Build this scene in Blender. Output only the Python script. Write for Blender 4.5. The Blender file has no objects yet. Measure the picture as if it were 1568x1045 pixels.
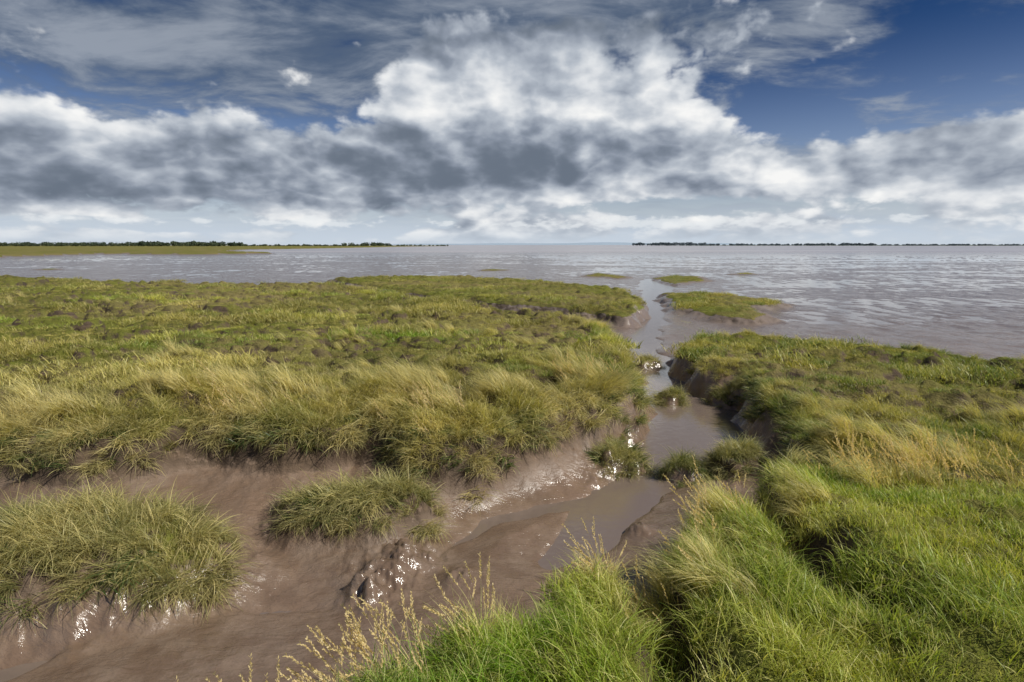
import bpy, math, numpy as np
from mathutils import Vector
R=np.random.RandomState(7)
scene=bpy.context.scene
scene.view_settings.view_transform='Standard'
scene.view_settings.look='None'
scene.view_settings.exposure=0
# ------------------------------------------------------------------ camera
PITCH=math.radians(9.6); F=871.0; CAMZ=2.6
cam=bpy.data.cameras.new('camera'); cam.lens=20; cam.sensor_width=36; cam.clip_end=30000; cam.clip_start=0.05
camo=bpy.data.objects.new('camera',cam); scene.collection.objects.link(camo)
camo.location=(0,0,CAMZ); camo.rotation_euler=(math.pi/2-PITCH,0,0); scene.camera=camo
sp,cp=math.sin(PITCH),math.cos(PITCH)
def ray(px,py):
    cx=(px-784)/F; cy=(522.5-py)/F
    return np.array([cx, cp+cy*sp, cy*cp-sp])
def G(px,py,z):
    """survey: where the sight line meets level z (metres above the mud)"""
    d=ray(px,py); t=(z-CAMZ)/d[2]
    return (d[0]*t,d[1]*t)
def PX(z,*pts): return [G(a,b,z) for a,b in pts]
# ------------------------------------------------------------------ noise
def hsh(ix,iy,seed):
    n=(ix*374761393+iy*668265263+seed*1442695)&0xffffffff
    n=((n^(n>>13))*1274126177)&0xffffffff
    n=n^(n>>16)
    return n/4294967296.0
def vn(x,y,seed=0):
    fx=np.floor(x); fy=np.floor(y); ix=fx.astype(np.int64); iy=fy.astype(np.int64)
    u=x-fx; v=y-fy; u=u*u*u*(u*(u*6-15)+10); v=v*v*v*(v*(v*6-15)+10)
    a=hsh(ix,iy,seed);b=hsh(ix+1,iy,seed);c=hsh(ix,iy+1,seed);d=hsh(ix+1,iy+1,seed)
    return (a+(b-a)*u)*(1-v)+(c+(d-c)*u)*v
def fbm(x,y,o=4,seed=0,g=0.5):
    s=0;a=1;t=0
    for i in range(o):
        s=s+a*(vn(x,y,seed+i*17)-0.5); t+=a; a*=g
        x,y=(x*1.6-y*1.2)+3.1,(x*1.2+y*1.6)-7.7
    return s/t*2
def sm(x,a,b):
    t=np.clip((x-a)/(b-a),0,1); return t*t*(3-2*t)
# ------------------------------------------------------------------ plan of the marsh
polys=[]  # pts, ztop, cliff width, kind
def P(pts,z,w,kind): polys.append((np.array(pts,float),z,w,kind))
P(PX(.8,(-1300,620),(-500,635),(-100,648),(0,648),(100,660),(190,650),(280,630),(350,630),(430,640),(500,632),(545,624),(600,634),(640,650),(720,654),(780,634),(850,612),(920,598),(958,586),(972,568),(955,532),(928,498),(880,478),(800,472),(745,463),(690,455),(560,440),(500,431),(350,432),(200,430),(100,425),(0,420),(-500,412),(-1500,405)),.66,.34,0)
P(PX(.5,(505,424),(600,421),(700,420),(850,429),(950,439),(978,452),(983,466),(960,477),(900,470),(840,463),(760,457),(680,449),(580,437)),.38,.6,0)
P(PX(.62,(1050,514),(1080,505),(1150,505),(1250,512),(1400,524),(1568,545),(1900,580),(2600,640),(2600,900),(1568,760),(1300,720),(1235,665),(1222,640),(1212,616),(1175,604),(1155,577),(1130,558),(1080,548),(1052,530)),.46,.5,1)
near=PX(.9,(2600,800),(1900,745),(1568,712),(1400,700),(1300,696),(1240,690),(1200,682),(1180,704),(1160,730),(1080,752),(1055,780),(1060,806),(1020,836),(970,858),(925,845),(870,850),(835,885),(775,920),(700,935),(640,962),(560,992),(500,1030),(465,1070),(400,1105),(230,1125),(100,1220))
near+=[(-1.9,.6),(-2.6,-1.5),(-4,-8),(40,-8),(40,2)]
P(near,.70,.25,2)
isl_pts=[]
def ell(px,py,z,rx,ry,w,kind,seed,zt=None,nt=0):
    cx,cy=G(px,py,z); a=np.linspace(0,2*np.pi,22,endpoint=False)
    k=1+.12*np.sin(2*a+seed)+.09*np.sin(3*a+seed*2.3)
    P(np.c_[cx+rx*k*np.cos(a),cy+ry*k*np.sin(a)],zt or z,w,kind)
    for i in range(nt):
        q=math.sqrt(R.rand())*.9; b_=R.rand()*6.283; isl_pts.append((cx+rx*q*math.cos(b_),cy+ry*q*math.sin(b_),b_))
ell(130,808,.52,.82,.42,.42,3,1.0,.36,40)
ell(552,736,.48,.52,.22,.34,3,2.0,.26,22)
ell(1035,600,.18,.18,.17,.14,3,3.0,.15,26)
ell(993,551,.14,.22,.22,.14,3,4.0,.13,18)
ell(1042,706,.18,.2,.11,.12,3,5.0,.15,26)
ell(1128,692,.3,.24,.16,.14,3,6.0,.20,32)
ell(945,672,.35,.18,.15,.16,3,6.6,.18,30)
ell(1117,608,.12,.15,.12,.12,3,7.6,.12,16)
P(PX(.3,(1020,447),(1060,446),(1110,450),(1190,457),(1185,462),(1140,465),(1175,480),(1150,484),(1100,480),(1035,462)),.24,.8,1)
P(PX(.15,(1003,425),(1030,422),(1070,423),(1078,428),(1030,433)),.12,.9,1)
P(PX(.15,(895,422),(915,417),(930,419),(960,423),(945,425),(930,422)),.08,.9,1)
P(PX(.15,(738,413),(750,411),(775,412),(760,413.5)),.06,.9,1)
P(PX(.15,(1125,418),(1145,417),(1150,418.5)),.06,.9,1)
P(PX(.15,(60,411),(80,410),(88,411.5),(65,412)),.06,.9,1)
P(PX(.6,(-900,396),(-200,393),(0,391),(150,387),(300,388),(420,386),(330,384),(380,381),(520,379),(600,377.6),(690,376.6),(600,376.2),(-900,376.2)),.6,2.0,4)
creek=[(1000,414,1.6),(1014,426,1.5),(1003,440,1.1),(1003,455,.75),(1003,470,.6),(998,490,.52),(987,510,.46),(986,535,.42),(1003,565,.44),(1045,600,.66),(1075,630,.78),(1058,665,.74),(1008,705,.50),(965,745,.40),(925,790,.33),(880,830,.25),(835,860,.14)]
creek2=[(940,765,.25),(840,780,.2),(740,800,.16),(690,835,.1),(660,870,.05),(610,905,.02),(540,930,.06),(430,930,.1),(330,930,.1),(200,965,.1),(80,1000,.12),(-100,1060,.2)]
C1=np.array([(*G(a,b,0),w) for a,b,w in creek]); C2=np.array([(*G(a,b,0),w) for a,b,w in creek2])
C3=np.array([(*G(a,b,0),w) for a,b,w in [(860,800,.0),(740,745,.0),(560,800,.05),(420,800,.06),(360,900,.06),(250,930,.05)]])
C4=np.array([(*G(a,b,.1),w) for a,b,w in [(1000,490,.1),(930,482,.15),(860,470,.15),(780,462,.1)]])
GU1=np.array([(*G(a,b,.75),w) for a,b,w in [(1120,735,.02),(1190,790,.02),(1235,850,.05),(1270,900,.02),(1370,960,.0)]])
GU2=np.array([(*G(a,b,.75),w) for a,b,w in [(960,845,.02),(985,900,.03),(1040,960,.03),(1050,1060,.03)]])
lumps=[(600,862,.26,.09),(575,895,.2,.07),(640,840,.2,.07),(905,705,.35,.05),(925,725,.25,.05),(860,690,.3,.04),(1105,588,.2,.08),(1165,605,.2,.08),(1060,575,.15,.06),(980,800,.12,.07),(200,915,.15,.07),(140,935,.15,.07),(60,950,.2,.07),(560,905,.13,.1),(700,880,.13,.06),(1085,560,.2,.08)]
lumps=[(*G(a,b,.1),r,h) for a,b,r,h in lumps]
mounds=[(*G(a,b,.8),rx,ry,h) for a,b,rx,ry,h in [(650,590,1.1,.8,.18),(850,560,1.2,1.0,.20),(400,600,.9,.6,.14),(150,610,1.3,.6,.14),(930,530,.8,1.5,.10),(1350,640,1.,.5,.14),(1180,590,.5,.5,.06)]]

def sdf(x,y,pts,margin=4.0):
    out=np.full(x.shape,-margin)
    lo=pts.min(0)-margin; hi=pts.max(0)+margin
    m=(x>lo[0])&(x<hi[0])&(y>lo[1])&(y<hi[1])
    if not m.any(): return out
    X=x[m];Y=y[m]; d=np.full(X.shape,1e9); ins=np.zeros(X.shape,bool)
    n=len(pts)
    for i in range(n):
        ax,ay=pts[i];bx,by=pts[(i+1)%n]; ex,ey=bx-ax,by-ay
        t=np.clip(((X-ax)*ex+(Y-ay)*ey)/(ex*ex+ey*ey+1e-12),0,1)
        d=np.minimum(d,(X-ax-t*ex)**2+(Y-ay-t*ey)**2)
        c=((ay>Y)!=(by>Y))
        if ey!=0: ins^=c&(X<(ex)*(Y-ay)/ey+ax)
    d=np.sqrt(d); out[m]=np.where(ins,d,-d)
    return np.maximum(out,-margin)
def pdist(x,y,C):
    best=np.full(x.shape,1e9)
    for i in range(len(C)-1):
        ax,ay,wa=C[i];bx,by,wb=C[i+1];ex,ey=bx-ax,by-ay
        t=np.clip(((x-ax)*ex+(y-ay)*ey)/(ex*ex+ey*ey),0,1)
        best=np.minimum(best,np.hypot(x-ax-t*ex,y-ay-t*ey)-(wa+(wb-wa)*t))
    return best
def hummocks(x,y):
    a=np.abs(fbm(x*.9+2,y*1.2,3,70)); b=np.abs(fbm(x*2.3,y*2.6,3,71))
    return .46*(np.minimum(a,.45)-.2)+.26*(np.minimum(b,.5)-.2)
def drains(x,y):
    dr=np.abs(fbm(x*.16+3,y*.36,3,80)); return (1-sm(dr,.0,.06))*sm(y,7,11)
def terrain(x,y,full=True):
    r=np.hypot(x,y)
    am=np.clip(.035+.012*r,0,.4)
    wx=x+am*fbm(x*1.3,y*1.3,3,5)+.03*fbm(x*6,y*6,2,15); wy=y+am*fbm(x*1.3,y*1.3,3,6)+.03*fbm(x*6,y*6,2,16)
    dc=np.minimum(pdist(wx,wy,C1),pdist(wx,wy,C2)+.05)
    dc3=np.minimum(pdist(wx,wy,C3),pdist(wx,wy,C4))
    sds=[]; top=np.full(x.shape,-4.0); kind=np.full(x.shape,-1.0)
    talus=np.zeros(x.shape)
    for pts,z,w,k in polys:
        s=sdf(wx,wy,pts); sds.append(s)
        kind=np.where(s>top,k,kind); top=np.maximum(top,s)
        if k in (0,1,2,3): talus=np.maximum(talus,(z*(.50 if k==0 else .35))*np.exp(np.minimum(s,0)/(.6 if k==0 else .35)))
    b=np.clip(dc*.5,-.10,.0)+np.clip(dc*.12,0,.06)
    b=b-.04*np.exp(-(np.maximum(dc3,0)/.15)**2)*sm(dc,-.1,.3)
    b=b+talus*sm(dc,-.02,.6)
    far=sm(y,12,20)
    flat=.002-.00016*np.maximum(y-20,0)+.042*fbm(x*2.2,y*1.3,4,40)+.03*fbm(x*.16,y*.3,3,41)-.016*sm(x,3,9)-.03*sm(y,140,300)-.008*np.maximum(y-300,0)
    ff=flat+.05*np.exp(np.minimum(top,0))*(1-sm(y,60,200))
    b=b*(1-far)+np.where(y<45,np.minimum(ff,np.maximum(dc*.4,-.1)),ff)*far
    b=np.maximum(b,-2.5)
    rough=sm(dc,.05,.5)
    nearb=np.exp(np.minimum(top,0)/.35)
    ch=np.abs(fbm(x*3.2,y*3.2,4,50)); ch2=fbm(x*9,y*9,3,52); ch3=np.abs(fbm(x*15,y*15,3,53))
    fade=1-sm(r,14,30)
    b=b+fade*rough*((.010+.045*nearb)*(ch-.2)+(.004+.016*nearb)*ch2+(.003+.018*nearb)*(ch3-.2)+.03*fbm(x*1.1,y*1.1,2,60))
    for lx,ly,lr,lh in lumps:
        q=np.exp(-((x-lx)**2+(y-ly)**2)/lr**2)
        b=b+lh*q*(1+.6*ch2+.8*(ch-.3)+.6*(ch3-.2))
    z=b.copy(); tz=np.zeros(x.shape)
    hum=hummocks(x,y)
    for mx,my,rx,ry,h in mounds: hum=hum+h*np.exp(-((x-mx)/rx)**2-((y-my)/ry)**2)
    drain=-.2*drains(x,y)
    gu=np.minimum(pdist(wx,wy,GU1),pdist(wx,wy,GU2))
    for (pts,zt,w,k),s in zip(polys,sds):
        wv=w*(1+.7*fbm(x*1.7,y*1.7,2,90))
        t=sm(s+.025*ch2+.08*(ch-.25),-wv*.8,w*.35)
        if k==3:
            t=sm(s+.015*ch2,-wv,.22 if w>.2 else .05); top_z=np.maximum(b,0)+zt+.02*ch2
        elif k==4: top_z=zt+0*hum
        else:
            top_z=zt+hum*(.42 if k==2 else 1.)*sm(s,0,.4)*min(1,zt*2)+(.05*np.exp(-(np.maximum(s,0)/.5)**2) if zt>.4 else 0)+(drain*sm(s,.5,2) if k<2 and zt>.4 else 0)
        if k==2: top_z=top_z+.20*sm(x,.6,2.4)*sm(s,.1,1.)*(1-sm(y,4.5,6))-.24*np.exp(-(np.maximum(gu,0)/.12)**2)+.08*np.exp(-((gu-.3)/.2)**2)
        zz=b+(top_z-b)*t+ .02*ch2*t*(1-t)*4*fade
        z=np.maximum(z,zz)
    return z,top,kind,dc
# ------------------------------------------------------------------ ground mesh
cy0=-1.0
th=np.radians(np.concatenate([np.linspace(-82,-50,90,endpoint=False),np.linspace(-50,50,800),np.linspace(50,82,91)[1:]]))
lr=np.concatenate([np.linspace(math.log(1.0),math.log(2.4),60,endpoint=False),np.linspace(math.log(2.4),math.log(14),420,endpoint=False),np.linspace(math.log(14),math.log(120),420,endpoint=False),np.linspace(math.log(120),math.log(9000),110)])
rr=np.exp(lr)
TT,RR=np.meshgrid(th,rr)
X=(RR*np.sin(TT)); Y=(RR*np.cos(TT)+cy0)
Z,TOP,KIND,DC=terrain(X.ravel(),Y.ravel())
def gridmesh(name,X,Y,Z):
    h,w=X.shape; me=bpy.data.meshes.new(name)
    me.vertices.add(h*w); me.vertices.foreach_set('co',np.c_[X.ravel(),Y.ravel(),Z.ravel()].astype(np.float32).ravel())
    i=np.arange(h*w).reshape(h,w); q=np.stack([i[:-1,:-1],i[:-1,1:],i[1:,1:],i[1:,:-1]],-1).reshape(-1,4)[:,::-1]
    n=len(q); me.loops.add(n*4); me.loops.foreach_set('vertex_index',q.astype(np.int32).ravel())
    me.polygons.add(n); me.polygons.foreach_set('loop_start',np.arange(0,n*4,4,dtype=np.int32)); me.polygons.foreach_set('loop_total',np.full(n,4,np.int32))
    me.polygons.foreach_set('use_smooth',np.ones(n,bool)); me.update(calc_edges=True); return me
me=gridmesh('salt_marsh_ground',X,Y,Z.reshape(X.shape))
def fattr(me,name,v):
    a=me.attributes.new(name,'FLOAT','POINT'); a.data.foreach_set('value',v.astype(np.float32).ravel())
grassm=sm(TOP,-.06,.05)
fattr(me,'grass',grassm); fattr(me,'bank',np.exp(np.minimum(TOP,0)/.4)*(1-np.exp(-np.maximum(DC,0)/.3))); 
ground=bpy.data.objects.new('salt_marsh_ground',me); scene.collection.objects.link(ground)
if me.polygons[len(me.polygons)//2].normal.z<0: me.flip_normals()
# ------------------------------------------------------------------ node helper
class NT:
    def __init__(s,nt): s.nt=nt; s.l=nt.links
    def new(s,t,**k):
        n=s.nt.nodes.new(t)
        for a,b in k.items(): setattr(n,a,b)
        return n
    def put(s,inp,v):
        if v is None: return
        if hasattr(v,'is_output'): s.l.new(v,inp)
        else: inp.default_value=v
    def m(s,op,a,b=None,c=None,clamp=False):
        n=s.new('ShaderNodeMath',operation=op,use_clamp=clamp)
        for i,v in enumerate((a,b,c)): s.put(n.inputs[i],v)
        return n.outputs[0]
    def add(s,a,b): return s.m('ADD',a,b)
    def mul(s,a,b): return s.m('MULTIPLY',a,b)
    def sub(s,a,b): return s.m('SUBTRACT',a,b)
    def ss(s,v,a,b,lo=0.,hi=1.):
        n=s.new('ShaderNodeMapRange',interpolation_type='SMOOTHSTEP')
        for i,q in enumerate((v,a,b,lo,hi)): s.put(n.inputs[i],q)
        return n.outputs[0]
    def lin(s,v,a,b,lo=0.,hi=1.):
        n=s.new('ShaderNodeMapRange')
        for i,q in enumerate((v,a,b,lo,hi)): s.put(n.inputs[i],q)
        return n.outputs[0]
    def mix(s,f,a,b,bt='MIX'):
        n=s.new('ShaderNodeMix',data_type='RGBA',blend_type=bt)
        s.put(n.inputs[0],f)
        for i,v in ((6,a),(7,b)):
            if isinstance(v,tuple) and len(v)==3: v=(*v,1)
            s.put(n.inputs[i],v)
        return n.outputs[2]
    def noise(s,vec,sc,det=4,ro=.5,dist=0,lac=2.0):
        n=s.new('ShaderNodeTexNoise'); s.put(n.inputs['Vector'],vec); n.inputs['Scale'].default_value=sc
        n.inputs['Detail'].default_value=det; n.inputs['Roughness'].default_value=ro; n.inputs['Distortion'].default_value=dist; n.inputs['Lacunarity'].default_value=lac
        return n.outputs[0]
    def comb(s,x,y,z):
        n=s.new('ShaderNodeCombineXYZ')
        for i,v in enumerate((x,y,z)): s.put(n.inputs[i],v)
        return n.outputs[0]
    def vm(s,op,a,b):
        n=s.new('ShaderNodeVectorMath',operation=op); s.put(n.inputs[0],a); s.put(n.inputs[1],b); return n.outputs[0]
    def attr(s,name,t='GEOMETRY'):
        n=s.new('ShaderNodeAttribute',attribute_name=name,attribute_type=t); return n
    def bump(s,h,st,d,nrm=None):
        n=s.new('ShaderNodeBump'); n.inputs['Strength'].default_value=st; n.inputs['Distance'].default_value=d
        s.put(n.inputs['Height'],h)
        if nrm is not None: s.l.new(nrm,n.inputs['Normal'])
        return n.outputs[0]
def mat(name):
    m=bpy.data.materials.new(name); m.use_nodes=True; nt=m.node_tree; nt.nodes.clear()
    t=NT(nt); out=t.new('ShaderNodeOutputMaterial'); return m,t,out
# ---------------- ground material
m,t,out=mat('mud_and_turf')
geo=t.new('ShaderNodeNewGeometry'); pos=geo.outputs['Position']
sepn=t.new('ShaderNodeSeparateXYZ'); t.l.new(geo.outputs['True Normal'],sepn.inputs[0]); nz=sepn.outputs[2]
sepp=t.new('ShaderNodeSeparateXYZ'); t.l.new(pos,sepp.inputs[0])
g=t.attr('grass').outputs['Fac']; bank=t.attr('bank').outputs['Fac']
n1=t.noise(pos,.5,3,.6); n2=t.noise(pos,4,5,.6); n3=t.noise(pos,28,3,.6); n4=t.noise(pos,.12,3,.5); n5=t.noise(pos,70,3,.65)
mud=t.mix(t.ss(n2,.35,.65),(.145,.096,.064),(.205,.147,.105))
mud=t.mix(t.ss(n1,.4,.65),mud,(.195,.129,.086))
mud=t.mix(t.mul(bank,t.ss(n2,.4,.65,0,.8)),mud,(.19,.142,.107))
mud=t.mix(t.mul(t.ss(n5,.5,.7),.35),mud,(.085,.062,.045))
farf=t.ss(sepp.outputs[1],9,26)
mud=t.mix(farf,mud,(.185,.15,.128))
cliff=t.mul(t.ss(nz,.93,.68),t.ss(bank,.25,.7))
strata=t.noise(t.vm('MULTIPLY',t.vm('ADD',pos,t.comb(0.,0.,t.mul(n1,.5))),(3,3,22)),1,4,.65)
soil=t.mix(t.ss(strata,.35,.65),(.045,.031,.019),(.095,.066,.042))
mud=t.mix(t.mul(cliff,.85),mud,soil)
turf=t.mix(t.ss(n2,.4,.6),(.11,.115,.03),(.19,.165,.05))
turf=t.mix(t.ss(n1,.42,.62),turf,(.15,.16,.03))
turf=t.mix(t.ss(n4,.45,.6),turf,(.21,.175,.07))
turf=t.mix(t.mul(t.ss(n3,.45,.7),.4),turf,(.05,.055,.02))
gg=t.mul(t.ss(t.add(g,t.mul(t.sub(n3,.5),.5)),.45,.6),t.ss(nz,.5,.8))
col=t.mix(gg,mud,turf)
mb=t.add(t.mul(n2,.5),t.add(t.mul(t.noise(pos,14,5,.7),.6),t.mul(n5,.28)))
rip=t.noise(t.vm('MULTIPLY',pos,(1,2.4,1)),7,4,.6,.8)
bst=t.add(t.mul(mb,t.add(t.mul(bank,.9),.12)),t.mul(rip,.42))
nb=t.bump(bst,1.,.04)
nb=t.bump(t.mul(n3,gg),.6,.04,nb)
nb=t.bump(t.mul(strata,cliff),.35,.02,nb)
pb=t.new('ShaderNodeBsdfPrincipled'); t.l.new(col,pb.inputs['Base Color']); t.l.new(nb,pb.inputs['Normal'])
ro=t.add(t.add(.18,t.mul(t.ss(bank,.05,.5),.40)),t.mul(t.sub(n2,.5),.5))
ro=t.add(ro,t.mul(gg,.5)); ro=t.add(ro,t.mul(cliff,.4)); ro=t.m('MAXIMUM',ro,.10)
t.l.new(t.m('MINIMUM',ro,.95),pb.inputs['Roughness'])
t.l.new(t.mul(t.lin(gg,0,1,.85,.1),t.ss(bank,.1,.6,1.,.35)),pb.inputs['Specular IOR Level'])
t.l.new(pb.outputs[0],out.inputs[0]); me.materials.append(m)
# ---------------- water
rw=np.concatenate([np.exp(np.linspace(math.log(1.0),math.log(400),160)),np.exp(np.linspace(math.log(430),math.log(14000),30))])
tw=np.radians(np.linspace(-82,82,120)); TW,RW=np.meshgrid(tw,rw)
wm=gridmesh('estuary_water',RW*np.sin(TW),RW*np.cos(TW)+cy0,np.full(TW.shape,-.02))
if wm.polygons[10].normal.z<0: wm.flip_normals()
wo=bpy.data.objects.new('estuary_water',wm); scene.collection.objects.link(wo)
m,t,out=mat('silty_water'); geo=t.new('ShaderNodeNewGeometry'); pos=geo.outputs['Position']
sepp=t.new('ShaderNodeSeparateXYZ'); t.l.new(pos,sepp.inputs[0])
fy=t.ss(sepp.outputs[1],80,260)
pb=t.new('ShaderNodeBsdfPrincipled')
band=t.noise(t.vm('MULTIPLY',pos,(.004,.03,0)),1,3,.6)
far=t.mix(t.ss(band,.4,.6),(.33,.32,.345),(.44,.425,.435))  # distant water: pale lilac sky reflection put into the base colour
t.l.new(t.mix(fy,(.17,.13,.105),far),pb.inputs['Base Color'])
t.l.new(t.lin(fy,0,1,.05,.3),pb.inputs['Roughness']); pb.inputs['Specular IOR Level'].default_value=1.0
rp=t.noise(t.vm('MULTIPLY',pos,(1,1.6,1)),9,3,.55,.5); wv=t.noise(t.vm('MULTIPLY',pos,(.5,1.5,1)),1.2,3,.6)
nb=t.bump(rp,.25,.010); nb=t.bump(t.mul(wv,fy),.8,.2,nb)
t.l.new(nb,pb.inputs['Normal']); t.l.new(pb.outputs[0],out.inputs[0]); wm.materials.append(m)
# ------------------------------------------------------------------ grass
def grassmat(name,trans=.40,tipmix=.6):
    m,t,out=mat(name)
    gc=t.attr('gcol','INSTANCER').outputs['Color']
    bt=t.attr('bt').outputs['Fac']; br=t.attr('br').outputs['Fac']
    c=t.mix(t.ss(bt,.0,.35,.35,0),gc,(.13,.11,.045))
    dry=t.mul(t.ss(t.add(br,t.mul(bt,.35)),.75,1.15),tipmix)
    c=t.mix(dry,c,(.60,.53,.28))
    c=t.mix(1.0,c,t.comb(t.lin(br,0,1,.7,1.25),t.lin(br,0,1,.75,1.2),t.lin(br,0,1,.75,1.1)),'MULTIPLY')
    pb=t.new('ShaderNodeBsdfPrincipled'); t.l.new(c,pb.inputs['Base Color']); pb.inputs['Roughness'].default_value=.45; pb.inputs['Specular IOR Level'].default_value=.4
    tr=t.new('ShaderNodeBsdfTranslucent'); t.l.new(t.mix(1.0,c,(1.3,1.25,.6),'MULTIPLY'),tr.inputs[0])
    mx=t.new('ShaderNodeMixShader'); mx.inputs[0].default_value=trans
    t.l.new(pb.outputs[0],mx.inputs[1]); t.l.new(tr.outputs[0],mx.inputs[2]); t.l.new(mx.outputs[0],out.inputs[0])
    return m
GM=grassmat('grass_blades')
def tuft(name,n,Rad,L,W,th0,kap,bias,segs=5,seed=0,plume=False,spread=1.0):
    r=np.random.RandomState(seed)
    a=r.rand(n)*2*np.pi; q=np.sqrt(r.rand(n))*Rad
    bx,by=q*np.cos(a),q*np.sin(a)
    phi=r.rand(n)*2*np.pi; lx=np.cos(phi)*spread+bias; ly=np.sin(phi)*spread; l=np.hypot(lx,ly)+1e-6; lx/=l; ly/=l
    Ls=L[0]+(L[1]-L[0])*r.rand(n)**1.3; ws=W*(.6+.8*r.rand(n))
    t0=th0[0]+(th0[1]-th0[0])*r.rand(n); kp=kap[0]+(kap[1]-kap[0])*r.rand(n)
    tw=phi+np.pi/2+r.randn(n)*.7
    wx,wy=np.cos(tw),np.sin(tw)
    V=[];T=[];px,py,pz=bx.copy(),by.copy(),np.full(n,-.02)
    for s in range(segs+1):
        u=s/segs; hw=ws*.5*(1-u**2.2)*(1 if s<segs else 0)+ (0 if s<segs else .0002)
        V.append(np.c_[px-wx*hw,py-wy*hw,pz]); V.append(np.c_[px+wx*hw,py+wy*hw,pz]); T+=[u,u]
        an=t0+kp*(u+.5/segs); st=Ls/segs
        px=px+lx*np.sin(an)*st; py=py+ly*np.sin(an)*st; pz=pz+np.cos(an)*st
        if s==segs-1: tip=(px.copy(),py.copy(),pz.copy(),lx*np.sin(an),ly*np.sin(an),np.cos(an))
    V=np.stack(V,1); nv=V.shape[1]
    base=np.arange(n)[:,None]*nv; fs=[]
    for s in range(segs):
        i=2*s; fs.append(np.stack([base[:,0]+i,base[:,0]+i+1,base[:,0]+i+3,base[:,0]+i+2],1))
    Fc=np.concatenate(fs); co=V.reshape(-1,3); bt=np.tile(np.array(T),n); br=np.repeat(r.rand(n),nv)
    if plume:
        pc=[];pf=[];k=len(co)
        for i in range(n):
            for j in range(34):
                u=j/34*.12; c=np.array([tip[0][i]-tip[3][i]*u,tip[1][i]-tip[4][i]*u,tip[2][i]-tip[5][i]*u])
                d=r.randn(3); d/=np.linalg.norm(d); d=d*.6+np.array([tip[3][i],tip[4][i],tip[5][i]]); d*=.013/np.linalg.norm(d)*(.6+r.rand())
                e=np.cross(d,r.randn(3)); e*=.0032/np.linalg.norm(e)
                pc+=[c,c+d*.5+e,c+d,c+d*.5-e]; pf.append([k,k+1,k+2,k+3]); k+=4
        co=np.vstack([co,np.array(pc)]); Fc=np.vstack([Fc,np.array(pf)]); bt=np.r_[bt,np.ones(len(pc))]; br=np.r_[br,np.ones(len(pc))*.9]
    me=bpy.data.meshes.new(name); me.from_pydata(co.tolist(),[],Fc.tolist())
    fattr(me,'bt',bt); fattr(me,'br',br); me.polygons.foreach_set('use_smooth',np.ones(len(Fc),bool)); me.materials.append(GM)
    return bpy.data.objects.new(name,me)
def scatter(name,variants,x,y,z,rot,scl,col):
    coll=bpy.data.collections.new(name+'_tufts')
    for o in variants: coll.objects.link(o)
    n=len(x); me=bpy.data.meshes.new(name); me.vertices.add(n); me.vertices.foreach_set('co',np.c_[x,y,z].astype(np.float32).ravel())
    a=me.attributes.new('rot','FLOAT_VECTOR','POINT'); a.data.foreach_set('vector',rot.astype(np.float32).ravel())
    fattr(me,'scl',scl)
    a=me.attributes.new('gcol','FLOAT_COLOR','POINT'); a.data.foreach_set('color',np.c_[col,np.ones(n)].astype(np.float32).ravel())
    a=me.attributes.new('idx','INT','POINT'); a.data.foreach_set('value',R.randint(0,len(variants),n).astype(np.int32))
    ob=bpy.data.objects.new(name,me); scene.collection.objects.link(ob)
    ng=bpy.data.node_groups.new(name,'GeometryNodeTree'); ng.interface.new_socket('Geometry',in_out='INPUT',socket_type='NodeSocketGeometry'); ng.interface.new_socket('Geometry',in_out='OUTPUT',socket_type='NodeSocketGeometry')
    N=ng.nodes; Lk=ng.links; gi=N.new('NodeGroupInput'); go=N.new('NodeGroupOutput')
    ip=N.new('GeometryNodeInstanceOnPoints'); ci=N.new('GeometryNodeCollectionInfo'); ci.inputs['Collection'].default_value=coll; ci.inputs['Separate Children'].default_value=True; ci.inputs['Reset Children'].default_value=True
    def na(nm,dt):
        q=N.new('GeometryNodeInputNamedAttribute'); q.data_type=dt; q.inputs['Name'].default_value=nm
        return [o for o in q.outputs if o.enabled and o.name=='Attribute'][0]
    e=N.new('FunctionNodeEulerToRotation'); Lk.new(na('rot','FLOAT_VECTOR'),e.inputs[0])
    Lk.new(gi.outputs[0],ip.inputs['Points']); Lk.new(ci.outputs[0],ip.inputs['Instance']); ip.inputs['Pick Instance'].default_value=True
    Lk.new(na('idx','INT'),ip.inputs['Instance Index']); Lk.new(e.outputs[0],ip.inputs['Rotation']); Lk.new(na('scl','FLOAT'),ip.inputs['Scale'])
    Lk.new(ip.outputs[0],go.inputs[0])
    md=ob.modifiers.new('scatter','NODES'); md.node_group=ng
    print(name,n)
def cand(rmin,rmax,dens,maxang=56):
    A=math.radians(maxang)*(rmax**2-rmin**2); dm=dens(np.linspace(rmin,rmax,50)).max()
    n=int(A*dm); th=(R.rand(n)*2-1)*math.radians(maxang); r=np.sqrt(rmin**2+R.rand(n)*(rmax**2-rmin**2))
    k=R.rand(n)<dens(r)/dm; th=th[k]; r=r[k]
    return r*np.sin(th),r*np.cos(th)
def lerp(a,b,f): return np.array(a)[None]*(1-f[:,None])+np.array(b)[None]*f[:,None]
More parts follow.
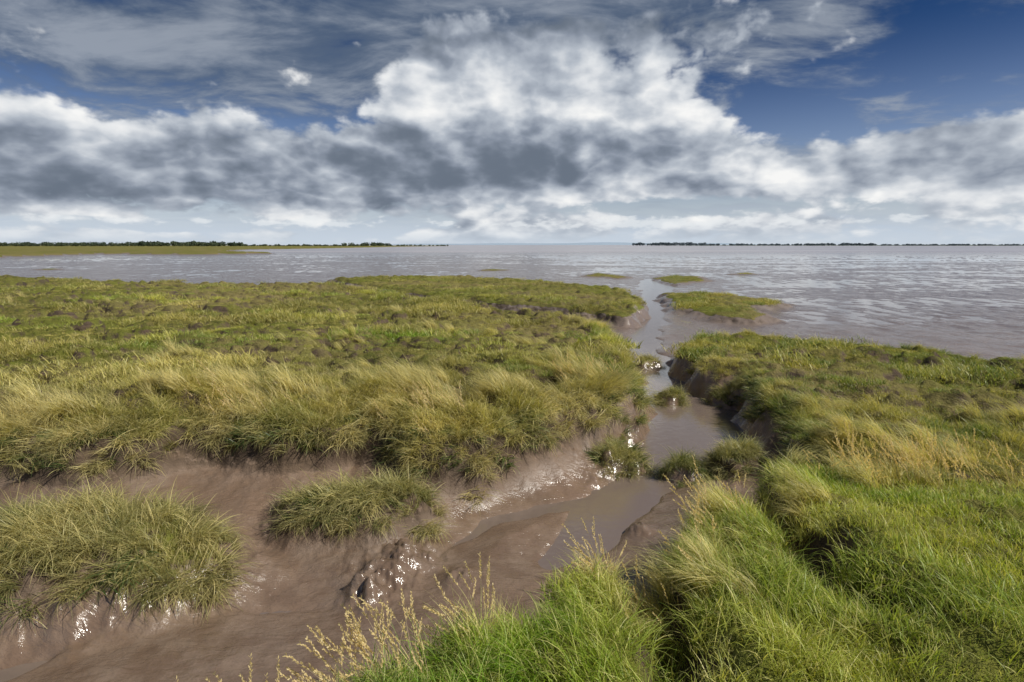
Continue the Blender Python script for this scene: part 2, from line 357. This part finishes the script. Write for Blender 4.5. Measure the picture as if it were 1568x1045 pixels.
def colour(x,y,kind,top):
    n1=sm(fbm(x*.5,y*.5,3,101),-.25,.25); n2=sm(fbm(x*1.6,y*1.8,3,102),-.25,.3); n3=sm(fbm(x*.16,y*.45,4,103),-.15,.15); n4=sm(fbm(x*.3,y*.9,3,104),.0,.3)
    left=lerp((.105,.165,.014),(.24,.245,.036),n2)
    left=left*(1-.75*n3[:,None])+lerp((.19,.155,.05),(.29,.24,.09),n1)*.75*n3[:,None]
    left=left*(1-.4*n4[:,None])+np.array([[.085,.095,.03]])*.4*n4[:,None]
    farb=sm(y,14,28)*.5
    left=left*(1-farb[:,None])+np.array([[.16,.145,.05]])*farb[:,None]
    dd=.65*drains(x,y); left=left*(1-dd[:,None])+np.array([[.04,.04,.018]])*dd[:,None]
    hb_=sm(hummocks(x,y),-.06,.06); left=left*(.72+.42*hb_)[:,None]  # hummock shading painted into blade colour: gaps darker, tops lighter
    lush=lerp((.09,.165,.009),(.19,.235,.018),n2)
    lush=lush*(1-.4*n1[:,None])+np.array([[.25,.24,.06]])*.4*n1[:,None]
    gu=np.minimum(pdist(x,y,GU1),pdist(x,y,GU2)); q=np.exp(-(np.maximum(gu,0)/.3)**2)*.55*n2
    lush=lush*(1-q[:,None])+np.array([[.27,.26,.10]])*q[:,None]
    rightf=lerp((.09,.125,.022),(.21,.195,.045),n2)
    c=np.where((kind==2)[:,None],lush,np.where((kind==1)[:,None],rightf,left))
    isl=lerp((.09,.10,.03),(.19,.175,.068),n2)
    c=np.where((kind==3)[:,None],isl,c)
    return 2.05*c*(.8+.4*R.rand(len(x)))[:,None]
def ev(x,y):
    z,top,kind,dc=terrain(x,y); e=.08
    z1,t1,_,_=terrain(x+e,y); z2,t2,_,_=terrain(x,y+e)
    gx,gy=(z1-z)/e,(z2-z)/e
    ox,oy=-(t1-top),-(t2-top)
    return z,top,kind,gx,gy,np.arctan2(oy,ox)
WIND=math.pi*.9
# 1 near turf and meadow
x,y=cand(1.2,9,lambda r:np.interp(r,[0,4,9],[165,130,75]),60)
z,top,kind,gx,gy,oa=ev(x,y); k=(top>.0)&(kind>=0)&(np.hypot(gx,gy)<1.6)
x,y,z,top,kind,gx,gy,oa=[a[k] for a in (x,y,z,top,kind,gx,gy,oa)]
gu=np.minimum(pdist(x,y,GU1),pdist(x,y,GU2))
long=sm(fbm(x*.8,y*.8,3,120),-.0,.4); long=np.where(kind==2,np.maximum(.55*long*(1-.9*sm(x,1.6,2.4)*(1-sm(y,4.6,5.4))),.75*np.exp(-(np.maximum(gu,0)/.25)**2)),.8*sm(fbm(x*.9,y*1.1,3,121),.0,.35))
lawn=R.rand(len(x))>long
def rots(n,yaw,ty,jit): return np.c_[R.randn(n)*.12,ty+R.randn(n)*.12,yaw+R.randn(n)*jit]
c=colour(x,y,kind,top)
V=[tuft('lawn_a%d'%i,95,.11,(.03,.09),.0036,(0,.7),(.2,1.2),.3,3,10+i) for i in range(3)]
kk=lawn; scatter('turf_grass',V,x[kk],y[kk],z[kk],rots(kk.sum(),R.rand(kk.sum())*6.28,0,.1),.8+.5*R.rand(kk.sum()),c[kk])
V=[tuft('meadow_a%d'%i,75,.12,(.10,.23),.0042,(.05,.5),(.5,1.7),.8,4,20+i) for i in range(4)]
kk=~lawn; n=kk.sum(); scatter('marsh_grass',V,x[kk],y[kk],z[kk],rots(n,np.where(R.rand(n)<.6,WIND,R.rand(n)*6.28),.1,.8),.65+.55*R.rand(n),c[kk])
# 2 mid / far marsh : short turf, with longer clumps in patches
x,y=cand(9,60,lambda r:np.interp(r,[9,20,40,60],[36,15,5,2.5]),52)
z,top,kind,gx,gy,oa=ev(x,y); k=(top>.03)&(kind>=0)&(kind<4)&(np.hypot(gx,gy)<1.5)&(R.rand(len(x))>.5*drains(x,y))
x,y,z,top,kind=[a[k] for a in (x,y,z,top,kind)]
V=[tuft('far_a%d'%i,110,.3,(.05,.15),.008,(.05,.6),(.4,1.5),.5,3,30+i) for i in range(4)]
n=len(x); hh=sm(fbm(x*.6,y*1.0,3,130),.05,.4)
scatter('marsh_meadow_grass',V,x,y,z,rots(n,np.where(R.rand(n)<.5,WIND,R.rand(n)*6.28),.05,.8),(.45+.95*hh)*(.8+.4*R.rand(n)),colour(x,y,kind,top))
# 3 overhanging long grass on the rims
x,y=cand(1.2,15,lambda r:np.interp(r,[0,5,15],[120,105,50]),58)
z,top,kind,gx,gy,oa=ev(x,y); w=np.where(kind==3,2.,np.where((kind==0)&(y<9),.7,.45))
k=(top>np.where(kind==3,-.16,np.where(kind==0,-.13,-.10)))&(top<w*(.4+R.rand(len(x))*.8))&(kind>=0)
k&=~((kind==2)&(x>2.3)&(y<4.5))
x,y,z,top,kind,gx,gy,oa=[a[k] for a in (x,y,z,top,kind,gx,gy,oa)]
ip=np.array(isl_pts); iz,itop,ik,_,_,_=ev(ip[:,0],ip[:,1]); x=np.r_[x,ip[:,0]];y=np.r_[y,ip[:,1]];z=np.r_[z,iz];top=np.r_[top,itop*0+.2];kind=np.r_[kind,ik*0+3.];oa=np.r_[oa,ip[:,2]]
V=[tuft('edge_a%d'%i,70,.09,(.14,.38),.0054,(.1,.7),(.9,2.4),1.0,5,40+i) for i in range(5)]
n=len(x); c=colour(x,y,kind,top); st=sm(fbm(x*1.3,y*1.3,3,140),-.05,.3)*.75*np.where(kind==0,1.,.55); st=st[:,None]
c=c*(1-st)+np.array([[.64,.56,.26]])*st
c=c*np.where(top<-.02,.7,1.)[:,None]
tz=np.where(top<.08,.5,.0); sc=(.5+.6*R.rand(n))*np.where(kind==1,.75,1.)*np.where((kind==3)&(y>5.5),.78,1.)*np.where(kind==2,.72,1.)
scatter('overhanging_grass',V,x,y,z,rots(n,np.where((R.rand(n)<.65)|(top<.1),oa,WIND),tz,.6),sc,c)
# 3b tall wind-swept tussocks
pts=[]
for px,py,nn,s in [(340,592,22,.2),(385,606,16,.16),(600,582,26,.22),(645,594,30,.22),(690,604,30,.2),(745,606,18,.18),(800,592,18,.2),(860,566,24,.22),(905,572,34,.2),(938,584,28,.15),(540,562,14,.22),(250,606,14,.18),(110,622,20,.22),(30,612,18,.2),(470,600,12,.18),(1160,590,16,.2),(1270,590,18,.22),(1300,640,18,.25),(1420,660,18,.25),(1530,600,14,.3),(1240,690,16,.18),(1080,770,14,.14),(900,850,16,.12),(1130,740,16,.16),(1330,720,16,.2),(1000,880,8,.1),(1100,880,10,.14),(760,935,10,.12),(1210,760,12,.14),(700,500,16,.5),(500,510,16,.5),(820,515,14,.3),(300,540,14,.4),(560,470,12,.6),(200,460,14,.8),(40,455,14,.8)]:
    a0,b0=G(px,py,.85)
    for i in range(nn): pts.append((a0+R.randn()*s,b0+R.randn()*s*.7))
pts=np.array(pts); x,y=pts[:,0],pts[:,1]; z,top,kind,gx,gy,oa=ev(x,y); k=top>.02; x,y,z,top,kind,oa=[a[k] for a in (x,y,z,top,kind,oa)]
V=[tuft('swept_a%d'%i,80,.08,(.25,.50),.0048,(.1,.6),(.8,1.9),2.0,6,100+i) for i in range(4)]
n=len(x); c=colour(x,y,kind,top)*.28+np.array([[.68,.60,.28]])*.72; c=c*(.8+.35*R.rand(n))[:,None]
scatter('tall_tussock_grass',V,x,y,z,rots(n,np.where(top<.3,oa,WIND),.0,.35),(.6+.45*R.rand(n))*np.where(kind==2,.8,1.),c)
# 4 broad dark leaves low on the bank rims
x,y=cand(1.2,10,lambda r:np.full(np.shape(r),50.),58)
z,top,kind,gx,gy,oa=ev(x,y); k=(top>-.14)&(top<.12)&(kind>=0)&(fbm(x*1.5,y*1.5,2,150)>-.1)
x,y,z,top,kind,oa=[a[k] for a in (x,y,z,top,kind,oa)]
V=[tuft('broad_a%d'%i,26,.06,(.12,.26),.011,(.2,.9),(.6,1.9),1.2,4,60+i) for i in range(3)]
n=len(x); c=lerp((.06,.10,.025),(.14,.18,.06),R.rand(n))
scatter('sea_aster_leaves',V,x,y,z,rots(n,oa,.3,.7),.6+.6*R.rand(n),c)
# 5 seed heads
pts=[]
for px,py,nn,s in [(250,1095,16,.16),(330,1100,18,.14),(380,1085,8,.1),(490,1010,26,.16),(540,990,22,.16),(600,965,12,.14),(740,925,12,.12),(1380,705,30,.3),(1480,712,30,.3),(1300,700,16,.25),(1080,790,14,.15),(970,862,12,.15),(360,610,14,.4),(650,620,20,.35),(900,570,20,.3)]:
    gx0,gy0=G(px,py,.9)
    for i in range(nn): pts.append((gx0+R.randn()*s,gy0+R.randn()*s*.6))
pts=np.array(pts); x,y=pts[:,0],pts[:,1]; z,top,kind,gx,gy,oa=ev(x,y); k=top>-.05; x,y,z=x[k],y[k],z[k]
V=[tuft('stalk_a%d'%i,4,.05,(.25,.48),.0024,(.0,.35),(.2,.8),1.0,5,80+i,plume=True) for i in range(4)]
n=len(x); scatter('seed_head_grass',V,x,y,z,rots(n,WIND,.05,.5),np.full(n,.75)+.3*R.rand(n),np.tile(np.array([[.60,.46,.30]]),(n,1)))
# ------------------------------------------------------------------ far shores
def shore_trees(name,spec,seed,base,hmul=1):
    r=np.random.RandomState(seed); co=[];fc=[];k=0
    for (x0,y0,x1,y1,n,h0,h1) in spec:
        for i in range(n):
            u=r.rand(); cx=x0+(x1-x0)*u+r.randn()*4; cy=y0+(y1-y0)*u+r.randn()*15; h=(h0+(h1-h0)*r.rand()**1.5)*hmul; w=h*(.5+.6*r.rand())
            nl=80
            p=r.randn(nl,3); p/=np.linalg.norm(p,axis=1)[:,None]; p*=(r.rand(nl)**.33)[:,None]*np.array([[w,w,h*.42]]); p[:,2]+=h*.55; p+=np.array([[cx,cy,base]])
            s=h*.13
            for q in p:
                a=r.randn(3);a/=np.linalg.norm(a);b=np.cross(a,r.randn(3));b/=np.linalg.norm(b)
                co+=[q-a*s-b*s*.6,q+a*s-b*s*.6,q+a*s+b*s*.6,q-a*s+b*s*.6]; fc.append((k,k+1,k+2,k+3)); k+=4
            co+=[(cx-h*.03,cy,base-.5),(cx+h*.03,cy,base-.5),(cx+h*.02,cy,base+h*.6),(cx-h*.02,cy,base+h*.6)]; fc.append((k,k+1,k+2,k+3)); k+=4
    me=bpy.data.meshes.new(name); me.from_pydata([tuple(c) for c in co],[],fc); o=bpy.data.objects.new(name,me); scene.collection.objects.link(o); return me
def simple(name,col1,col2,sc,ro=.9):
    m,t,out=mat(name); g_=t.new('ShaderNodeNewGeometry'); n=t.noise(g_.outputs['Position'],sc,4,.6)
    pb=t.new('ShaderNodeBsdfPrincipled'); t.l.new(t.mix(t.ss(n,.4,.6),col1,col2),pb.inputs['Base Color']); pb.inputs['Roughness'].default_value=ro; pb.inputs['Specular IOR Level'].default_value=.1
    t.l.new(pb.outputs[0],out.inputs[0]); return m
tm1=simple('woodland',(.045,.065,.04),(.08,.10,.055),.05); tm2=simple('hazy_woodland',(.08,.11,.125),(.11,.14,.155),.01)  # far woodland: blue-grey distance haze mixed into its base colours
def W(px,d): return ((px-784)/F*d,d)
a=shore_trees('distant_tree_line',[(*W(-500,700),*W(60,760),110,3,6),(*W(0,760),*W(380,820),240,3,6.5),(*W(200,760),*W(372,800),40,5,7.5),(*W(370,830),*W(560,860),110,1.5,3.5),(*W(540,860),*W(600,880),26,3,6.5),(*W(600,880),*W(685,900),40,1,3)],3,.5)
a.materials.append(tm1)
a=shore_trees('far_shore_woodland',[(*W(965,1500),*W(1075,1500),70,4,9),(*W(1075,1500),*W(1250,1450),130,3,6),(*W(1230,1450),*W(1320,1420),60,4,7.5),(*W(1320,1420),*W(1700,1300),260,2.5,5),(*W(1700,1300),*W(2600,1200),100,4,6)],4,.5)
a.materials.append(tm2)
def strip(name,pts,depth,hz,mt):
    n=len(pts); rows=6; co=[];fc=[]
    for j in range(rows):
        v=j/(rows-1); zz=math.sin(v*math.pi)
        for i,(x,y) in enumerate(pts):
            e=min(1,min(i,n-1-i)/12); co.append((x,y+depth*v,-1.0+(hz+1)*zz**.6*e*(1+.2*math.sin(i*.37)+.2*math.sin(i*.16+2))))
    for j in range(rows-1):
        for i in range(n-1): a_=j*n+i; fc.append((a_,a_+1,a_+n+1,a_+n))
    me=bpy.data.meshes.new(name); me.from_pydata(co,[],fc); me.polygons.foreach_set('use_smooth',[True]*len(fc)); me.materials.append(mt)
    o=bpy.data.objects.new(name,me); scene.collection.objects.link(o)
strip('far_shore',[W(p,1560-(p-930)*.2) for p in np.linspace(925,2700,70)],160,2.6,simple('hazy_fields',(.11,.14,.13),(.16,.18,.15),.004))  # distance haze is part of the field colours
strip('distant_hills',[W(p,9000) for p in np.linspace(560,1250,70)],1500,32,simple('haze_tinted_hills',(.30,.38,.46),(.32,.40,.48),.0005))  # blue of the hills is distance haze put into their base colour
# ------------------------------------------------------------------ sun and sky
SAZ,SEL=math.radians(112),math.radians(46)
sd=Vector((math.sin(SAZ)*math.cos(SEL),math.cos(SAZ)*math.cos(SEL),math.sin(SEL)))
sl=bpy.data.lights.new('sun','SUN'); sl.energy=5.0; sl.angle=math.radians(.6); sl.color=(1,.95,.86)
so=bpy.data.objects.new('sun',sl); so.rotation_euler=sd.to_track_quat('Z','Y').to_euler(); scene.collection.objects.link(so)
w=bpy.data.worlds.new('World'); scene.world=w; w.use_nodes=True; w.node_tree.nodes.clear(); t=NT(w.node_tree)
out=t.new('ShaderNodeOutputWorld'); tc=t.new('ShaderNodeTexCoord'); D=tc.outputs['Generated']
s3=t.new('ShaderNodeSeparateXYZ'); t.l.new(D,s3.inputs[0]); dx,dy,dz=s3.outputs
az=t.m('ARCTAN2',dx,dy); el=t.m('ARCSINE',dz)
sky=t.new('ShaderNodeTexSky',sky_type='NISHITA'); sky.sun_disc=False; sky.sun_elevation=SEL; sky.sun_rotation=SAZ
skyc=t.mix(1.0,sky.outputs[0],(.09,.09,.09),'MULTIPLY')
deep=t.ss(el,.03,.34)
skyc=t.mix(1.0,skyc,t.mix(deep,(1.,.98,1.15),(.08,.20,.40)),'MULTIPLY')
def AE(px,py):
    d=ray(px,py); d=d/np.linalg.norm(d); return math.atan2(d[0],d[1]),math.asin(d[2])
def blob(px,py,wx,wy,wt):
    a,e=AE(px,py); a0=t.m('MULTIPLY_ADD',az,F/wx,-a*F/wx); e0=t.m('MULTIPLY_ADD',el,F/wy,-e*F/wy)
    q=t.m('MULTIPLY_ADD',a0,a0,t.mul(e0,e0)); return t.mul(t.m('POWER',math.exp(-1),q),wt)
def total(lst):
    s=None
    for b in lst:
        v=blob(*b); s=v if s is None else t.add(s,v)
    return s
cov=total([(760,175,200,85,.62),(640,125,110,45,.25),(720,75,50,28,.22),(800,90,60,32,.2),(1010,180,150,55,.4),(850,240,260,70,.35),
 (120,225,280,50,.42),(420,250,180,60,.28),(1400,245,320,52,.42),(960,60,160,40,.22),
 (1330,130,260,50,-.45),(1250,160,120,30,-.2),(400,110,140,50,-.22),(60,120,120,30,-.15),(780,0,500,30,-.2),(1000,318,260,16,-.5),(250,345,300,10,-.3)])
def cumn(vec,d1,d2):
    a=t.noise(vec,5.0,d1,.56,.1)
    b=t.m('ABSOLUTE',t.sub(t.noise(vec,11.,d2,.5),.5))
    return t.add(t.mul(a,1.7),t.mul(b,1.3))
squash=t.comb(dx,dy,t.mul(t.m('POWER',t.m('MAXIMUM',dz,.0001),.8),1.5))
vec=squash
vec2=t.vm('ADD',vec,(.026,.0,.055))
A=cumn(vec,9,4); B=cumn(vec2,4,2)
low=t.ss(el,.19,.07,0,.28)
dens=t.add(t.add(t.sub(A,1.07),cov),low)
alpha=t.ss(dens,-.02,.20)
relief=t.mul(t.sub(A,B),1.1)
darkb=total([(735,258,210,48,.40),(180,300,260,24,.34),(60,262,160,40,.16),(1500,215,150,30,.2),(900,30,350,35,.30),(520,235,90,40,.14)])
bright=total([(640,140,130,60,.28),(820,115,120,40,.22),(1010,185,160,50,.24),(130,180,170,22,.22),(1380,250,300,50,.22),(480,335,70,16,.3)])
lit=t.add(t.add(t.add(.50,relief),bright),t.mul(darkb,-1.))
lit=t.add(lit,t.ss(el,.12,.03,0,.18))
thick=t.ss(dens,.15,.9); lit=t.sub(lit,t.mul(thick,.10))
lit=t.m('SMOOTH_MAX',lit,.08,.25)
cc=t.new('ShaderNodeValToRGB'); cr=cc.color_ramp; cr.elements[0].position=.0; cr.elements[0].color=(.10,.13,.175,1); cr.elements[1].position=1; cr.elements[1].color=(.93,.93,.92,1)
for p_,c_ in ((.3,(.26,.30,.37,1)),(.55,(.46,.505,.57,1)),(.78,(.73,.755,.785,1))):
    e_=cr.elements.new(p_); e_.color=c_
t.l.new(lit,cc.inputs[0]); cl=cc.outputs[0]
# high, thin, streaked cloud
iz=t.m('DIVIDE',1.,t.add(t.m('MAXIMUM',dz,0.),.16)); pl=t.comb(t.mul(dx,iz),t.mul(dy,iz),0.)
rotn=t.new('ShaderNodeMapping'); rotn.inputs['Rotation'].default_value=(0,0,.5); rotn.inputs['Scale'].default_value=(.8,1.1,1); t.l.new(pl,rotn.inputs[0])
wn=t.noise(rotn.outputs[0],2.4,7,.6,.4)
wc=total([(820,20,420,60,.32),(180,70,330,70,.20),(1450,130,300,40,-.04),(560,100,300,40,.12),(1400,40,250,25,.05)])
wa=t.mul(t.ss(t.add(wn,wc),.47,.72),.85)
wcol=t.mix(t.ss(wn,.40,.66),(.10,.14,.21),(.33,.37,.43))
c=t.mix(wa,skyc,wcol)
hz=t.ss(el,.10,.0); c=t.mix(t.mul(hz,.85),c,(.56,.66,.79))
c=t.mix(alpha,c,cl)
hb=t.noise(t.comb(az,t.mul(el,2.6),3.),26,4,.55); elw=t.mul(t.m('POWER',math.exp(-1),t.m('POWER',t.m('DIVIDE',t.sub(el,.036),.013),2.)),.34)
hmask=t.add(blob(1000,345,180,40,.16),blob(480,335,70,30,.12))
c=t.mix(t.mul(t.ss(t.add(t.add(hb,elw),hmask),.80,.98),.65),c,(.82,.85,.87))
c=t.mix(t.ss(el,.04,.0,0,.8),c,(.58,.65,.73))
bg=t.new('ShaderNodeBackground'); t.l.new(c,bg.inputs[0]); bg.inputs[1].default_value=1.0
t.l.new(bg.outputs[0],out.inputs[0])
